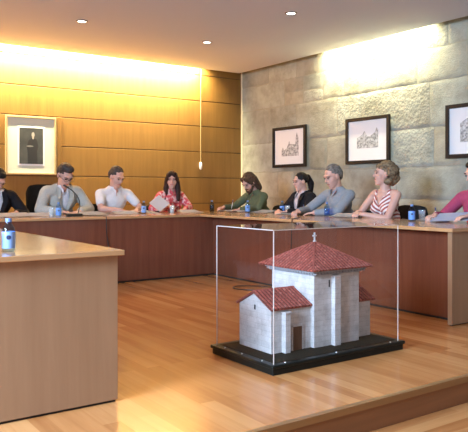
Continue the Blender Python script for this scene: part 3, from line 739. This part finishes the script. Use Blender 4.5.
# by the stone wall: facing -X.  right hand of the person is at larger Y
person('bearded person with shoulder-length brown hair in an olive green shirt, writing', (HS+.08, 7.20), NSTONE, 20, 8, 38, ((5.06, 7.50, WZ+.02, 10, .7), (5.08, 7.14, WZ, -35)), GREEN, 'mid', H_BROWN, size=1.0, beard=H_BROWN, seat=.46, chair_top=.83, chair_label='black office chair behind the person in the olive green shirt', chair_off=-.02)
person('person with a black ponytail in a dark blazer, seen in profile', (HS, 6.22), NSTONE, 8, -12, 10, ((5.08, 6.32, WZ, 40), (5.08, 6.14, WZ, -40)), LAV, 'pony', H_BLACK, size=.93, jacket=SUIT, male=False, chair_top=.80, chair_label='black office chair under the person with the ponytail')
person('grey-haired person in a grey blue shirt leaning over the desk to write', (HS+.07, 5.60), NSTONE, 16, -8, 22, ((4.98, 5.84, WZ+.01, 25, .6), (5.0, 5.58, WZ, -60)), GREYSH, 'crop', H_GREY, size=1.05, seat=.46, chair_top=.80, chair_label='black office chair under the person in the grey blue shirt')
person('person with curly blond hair in a striped sleeveless top, looking to the left', (HS-.04, 4.84), NSTONE, 7, -32, -4, ((5.10, 5.0, WZ+.02, 30), (5.08, 4.90, WZ, -60)), STRP, 'curly', H_BLOND, size=1.0, neck='sleeveless', male=False, seat=.475, chair_top=.88, chair_label='black office chair beside the curly-haired person in the striped top', chair_off=-.04)
person('person in a magenta shirt at the right edge of the photo, holding papers', (HS-.05, 3.66), NSTONE, 10, -15, 16, ((5.06, 3.96, WZ+.02, -5, .7), (5.02, 3.56, WZ+.03, -30)), MAG, 'short', H_BLACK, size=1.02, seat=.45, chair_top=.80, chair_label='black office chair under the person in the magenta shirt')

# ------------------------------------------------------------------ things on the desks
def bottle(label, loc, body_m, label_m, s=1.0):
    o = thing('water_bottle', label, 'bottle', loc, group='small water bottles on the desks')
    MB().lathe([(.0, .001), (.026*s, .001), (.030*s, .006*s), (.0305*s, .095*s), (.028*s, .112*s), (.018*s, .128*s), (.0125*s, .135*s), (.0125*s, .142*s)], seg=24).build('body', body_m, o, True)
    lb = MB().lathe([(.0309*s, .015*s), (.0312*s, .016*s), (.0312*s, .094*s), (.0309*s, .095*s)], seg=24, cap=False).build('label', label_m, o, True)
    a = math.atan2(-loc[1], -loc[0])
    em = MB()
    R = .0318*s; pts = [(math.cos(q)*.36, math.sin(q)*.011*s) for q in [j*2*PI/14 for j in range(14)]]
    vs = [em.bm.verts.new((R*math.cos(a+u), R*math.sin(a+u), .068*s+v)) for u, v in pts]; em.bm.faces.new(vs)
    em.build('emblem', NAVY, lb)
    MB().lathe([(.0145*s, .140*s), (.0145*s, .156*s), (.013*s, .158*s)], seg=16).build('cap', CAPB, o, True)
    return o
bottle('blue water bottle with round dark emblem on the near pale desk', (.911, 3.19, DT), BOTTLE_BLUE, LABELL)
bottle('blue water bottle in front of the person in the pale linen jacket', (2.545, 7.02, DT), BOTTLE_BLUE, LABEL)
bottle('pale water bottle with blue cap beside the raised sheet of paper', (3.72, 7.28, DT), BOTTLE_GREY, LABELL)
bottle('blue water bottle in front of the person in the olive green shirt', (5.00, 6.86, DT), BOTTLE_BLUE, LABEL)
bottle('grey water bottle in the desk corner, before the wooden wall', (4.684, 7.22, DT), BOTTLE_GREY, BOTTLE_GREY)
bottle('blue water bottle between the olive green shirt and the ponytail', (5.16, 6.35, DT), BOTTLE_BLUE, LABEL)
bottle('dark blue water bottle in front of the person in the grey blue shirt', (5.02, 5.39, DT), BOTTLE_BLUE, BOTTLE_BLUE)
bottle('bright blue water bottle beside the curly-haired person, next to a glass', (4.886, 4.09, DT), BOTTLE_BLUE, LABEL)
def tumbler(label, loc):
    o = MB().lathe([(.026, .0), (.033, .10), (.0315, .10), (.0245, .006), (.0, .006)], seg=24).build('drinking_glass', GLASSM, None, True)
    o.location = loc; tag(o, label, 'glass', 'drinking glasses on the desks'); return o
tumbler('clear drinking glass beside the bright blue bottle near the right edge', (5.08, 4.13, DT))
tumbler('clear drinking glass beside the bottle in front of the ponytail', (5.18, 6.27, DT))
tumbler('clear drinking glass in front of the red patterned blouse', (4.12, 7.28, DT))
tumbler('clear drinking glass beside the bottle of the pale linen jacket', (2.50, 7.12, DT))
tumbler('clear drinking glass at the left edge on the near desk', (.82, 3.19, DT))

def sheet(name, label, cat, c, w, h, rz, m=PAPER, n=1, tilt=None, lift=.03, group='papers on the desks'):
    mb_ = MB()
    random.seed(int(c[0]*100+c[1]*10))
    NX, NY = 6, 8
    for q in range(n):
        a = random.uniform(-.12, .12) if n > 1 else 0
        g = [[mb_.bm.verts.new(Matrix.Rotation(a, 3, 'Z') @ Vector(((i/NX-.5)*w, (j/NY-.5)*h, .0012+q*.003+lift*(q+1)/n*((j/NY)**1.5 if c[1] > 7 and c[0] < 4.8 else (i/NX)**1.5)))) for j in range(NY+1)] for i in range(NX+1)]
        for i in range(NX):
            for j in range(NY): mb_.bm.faces.new((g[i][j], g[i+1][j], g[i+1][j+1], g[i][j+1]))
    r = bmesh.ops.solidify(mb_.bm, geom=mb_.bm.faces[:], thickness=.0008)
    o = mb_.build(name, m, None, True); o.location = c; o.rotation_euler = tilt or (0, 0, rz)
    return tag(o, label, cat, group)
sheet('paper_sheets', 'white papers in front of the person in the black suit', 'papers', (2.16, 7.35, DT), .42, .30, .1, n=3)
sheet('paper_sheets', 'white papers between the black suit and the pale linen jacket', 'papers', (2.44, 7.30, DT), .22, .30, -.2, n=2)
sheet('paper_sheets', 'white papers beside the microphone base', 'papers', (3.06, 7.28, DT), .32, .22, .25, n=3)
sheet('paper_sheets', 'white papers before the person in the white polo shirt', 'papers', (3.52, 7.36, DT), .30, .22, .1, n=2)
sheet('paper_sheets', 'white papers between the white polo and the red blouse', 'papers', (3.86, 7.40, DT), .21, .28, .3, n=1)
sheet('paper_sheets', 'white notes before the person in the red blouse', 'papers', (4.42, 7.33, DT), .30, .21, .0, n=2)
o = sheet('paper_sheet', 'white sheet of paper held up by the person in the red blouse', 'paper', (4.08, 7.53, .862), .17, .23, 0, tilt=(math.radians(30), math.radians(-38), math.radians(-10)))
sheet('paper_sheets', 'white papers between the olive green shirt and the ponytail', 'papers', (5.16, 6.75, DT), .22, .30, .1, n=2)
sheet('paper_sheets', 'white papers before the person with the ponytail', 'papers', (5.10, 6.08, DT), .30, .32, .35, n=3)
sheet('paper_sheets', 'white papers between the grey blue shirt and the striped top', 'papers', (5.08, 5.12, DT), .26, .36, .3, n=3)
o = sheet('paper_sheets', 'bluish white papers held by the person in the magenta shirt', 'papers', (5.04, 3.72, DT+.045), .24, .40, .25, PAPERB, 2, lift=.01, tilt=(math.radians(-4), math.radians(-14), .25))
sheet('paper_sheets', 'white papers lying on the desk beside the tall glass', 'papers', (5.12, 4.00, DT), .22, .34, .2, n=2)
nb = thing('notebook', 'open notebook with dark cover before the person in the olive green shirt', 'notebook', (5.03, 7.22, DT), .12)
MB().box((-.12, -.22, 0), (.12, .22, .006), .002).build('cover', mat('dark red cover', (.05, .012, .014), .5), nb)
for s in (-1, 1):
    pg = MB(); g = [[pg.bm.verts.new((i/6*.22-.11, s*(.003+.20*j/8), .008+.016*math.sin(PI*(1-j/8)**.7)*1.0)) for j in range(9)] for i in range(7)]
    for i in range(6):
        for j in range(8): pg.bm.faces.new((g[i][j], g[i+1][j], g[i+1][j+1], g[i][j+1]))
    bmesh.ops.solidify(pg.bm, geom=pg.bm.faces[:], thickness=.004); pg.build('pages', PAPER, nb, True)
# pens
def pen(label, a, c_, m):
    o = thing('pen', label, 'pen', a, group='pens held by the writers'); d = Vector(c_)-Vector(a)
    MB().tube([(0, 0, 0), d*.06, d*.1, d*.95, d], [.0008, .003, .0042, .0042, .003], 8).build('barrel', m, o, True)
    MB().tube([d*.70, d*.96], .0052, 8).build('pen_cap', mat('pen cap', (.05, .07, .2), .4), o, True)
pen('white pen held upright by the person in the olive green shirt', (5.14, 7.43, DT+.03), (5.19, 7.46, DT+.16), WATER)
pen('pen in the hand of the person in the grey blue shirt', (5.07, 5.86, DT+.008), (5.14, 5.92, DT+.12), BLKPL)
pen('pen in the hand of the person in the magenta shirt', (5.09, 3.98, DT+.008), (5.15, 4.03, DT+.13), WATER)

# microphone
mi = thing('microphone', 'black gooseneck desk microphone in front of the pale linen jacket', 'microphone', (2.74, 7.06, DT))
MB().box((-.08, -.06, 0), (.08, .06, .03), .01).build('base', BLKPL, mi, True)
gp = [(.045, .0, .03), (.085, .06, .10), (.10, .10, .17), (.085, .13, .23), (.04, .155, .285), (-.0, .17, .315)]
MB().tube(gp, .006, 8).build('gooseneck', BLKPL, mi, True)
MB().tube([(-.0, .17, .315), (-.025, .178, .332), (-.055, .19, .35)], [.009, .012, .010], 10).build('microphone_head', BLKPL, mi, True)
def cable(label, pts, r):
    cu = []
    P4 = [Vector(p) for p in pts]
    for i in range(len(P4)-1):
        p0, p1, p2, p3 = P4[max(i-1, 0)], P4[i], P4[i+1], P4[min(i+2, len(P4)-1)]
        for k in range(6):
            t_ = k/6; cu.append(.5*((2*p1)+(p2-p0)*t_+(2*p0-5*p1+4*p2-p3)*t_*t_+(3*p1-p0-3*p2+p3)*t_**3))
    cu.append(P4[-1])
    return tag(MB().tube(cu, r, 6).build('cable', BLKPL, None, True), label, 'cable')
cable('black microphone cable hanging down the front of the desk by the wooden wall', [(2.83, 7.08, DT+.006), (2.94, 6.95, DT+.005), (2.98, 6.80, DT+.005), (2.985, 6.74, DT-.01), (2.99, 6.745, .60), (3.02, 6.76, .42), (3.06, 6.762, .2), (3.10, 6.755, .03), (3.13, 6.72, .006)], .0045)
cable('black cable hanging over the desk before the stone wall and looping on the floor', [(4.75, 5.55, DT+.005), (4.45, 5.2, DT+.005), (4.22, 5.02, DT+.005), (4.188, 5.0, DT-.01), (4.20, 5.02, .6), (4.30, 5.15, .42), (4.39, 5.28, .2), (4.38, 5.4, .02), (4.30, 5.65, .006), (4.10, 5.80, .006), (3.97, 5.70, .006), (4.0, 5.55, .006), (4.10, 5.42, .006), (4.22, 5.25, .006), (4.30, 5.05, .006)], .005)
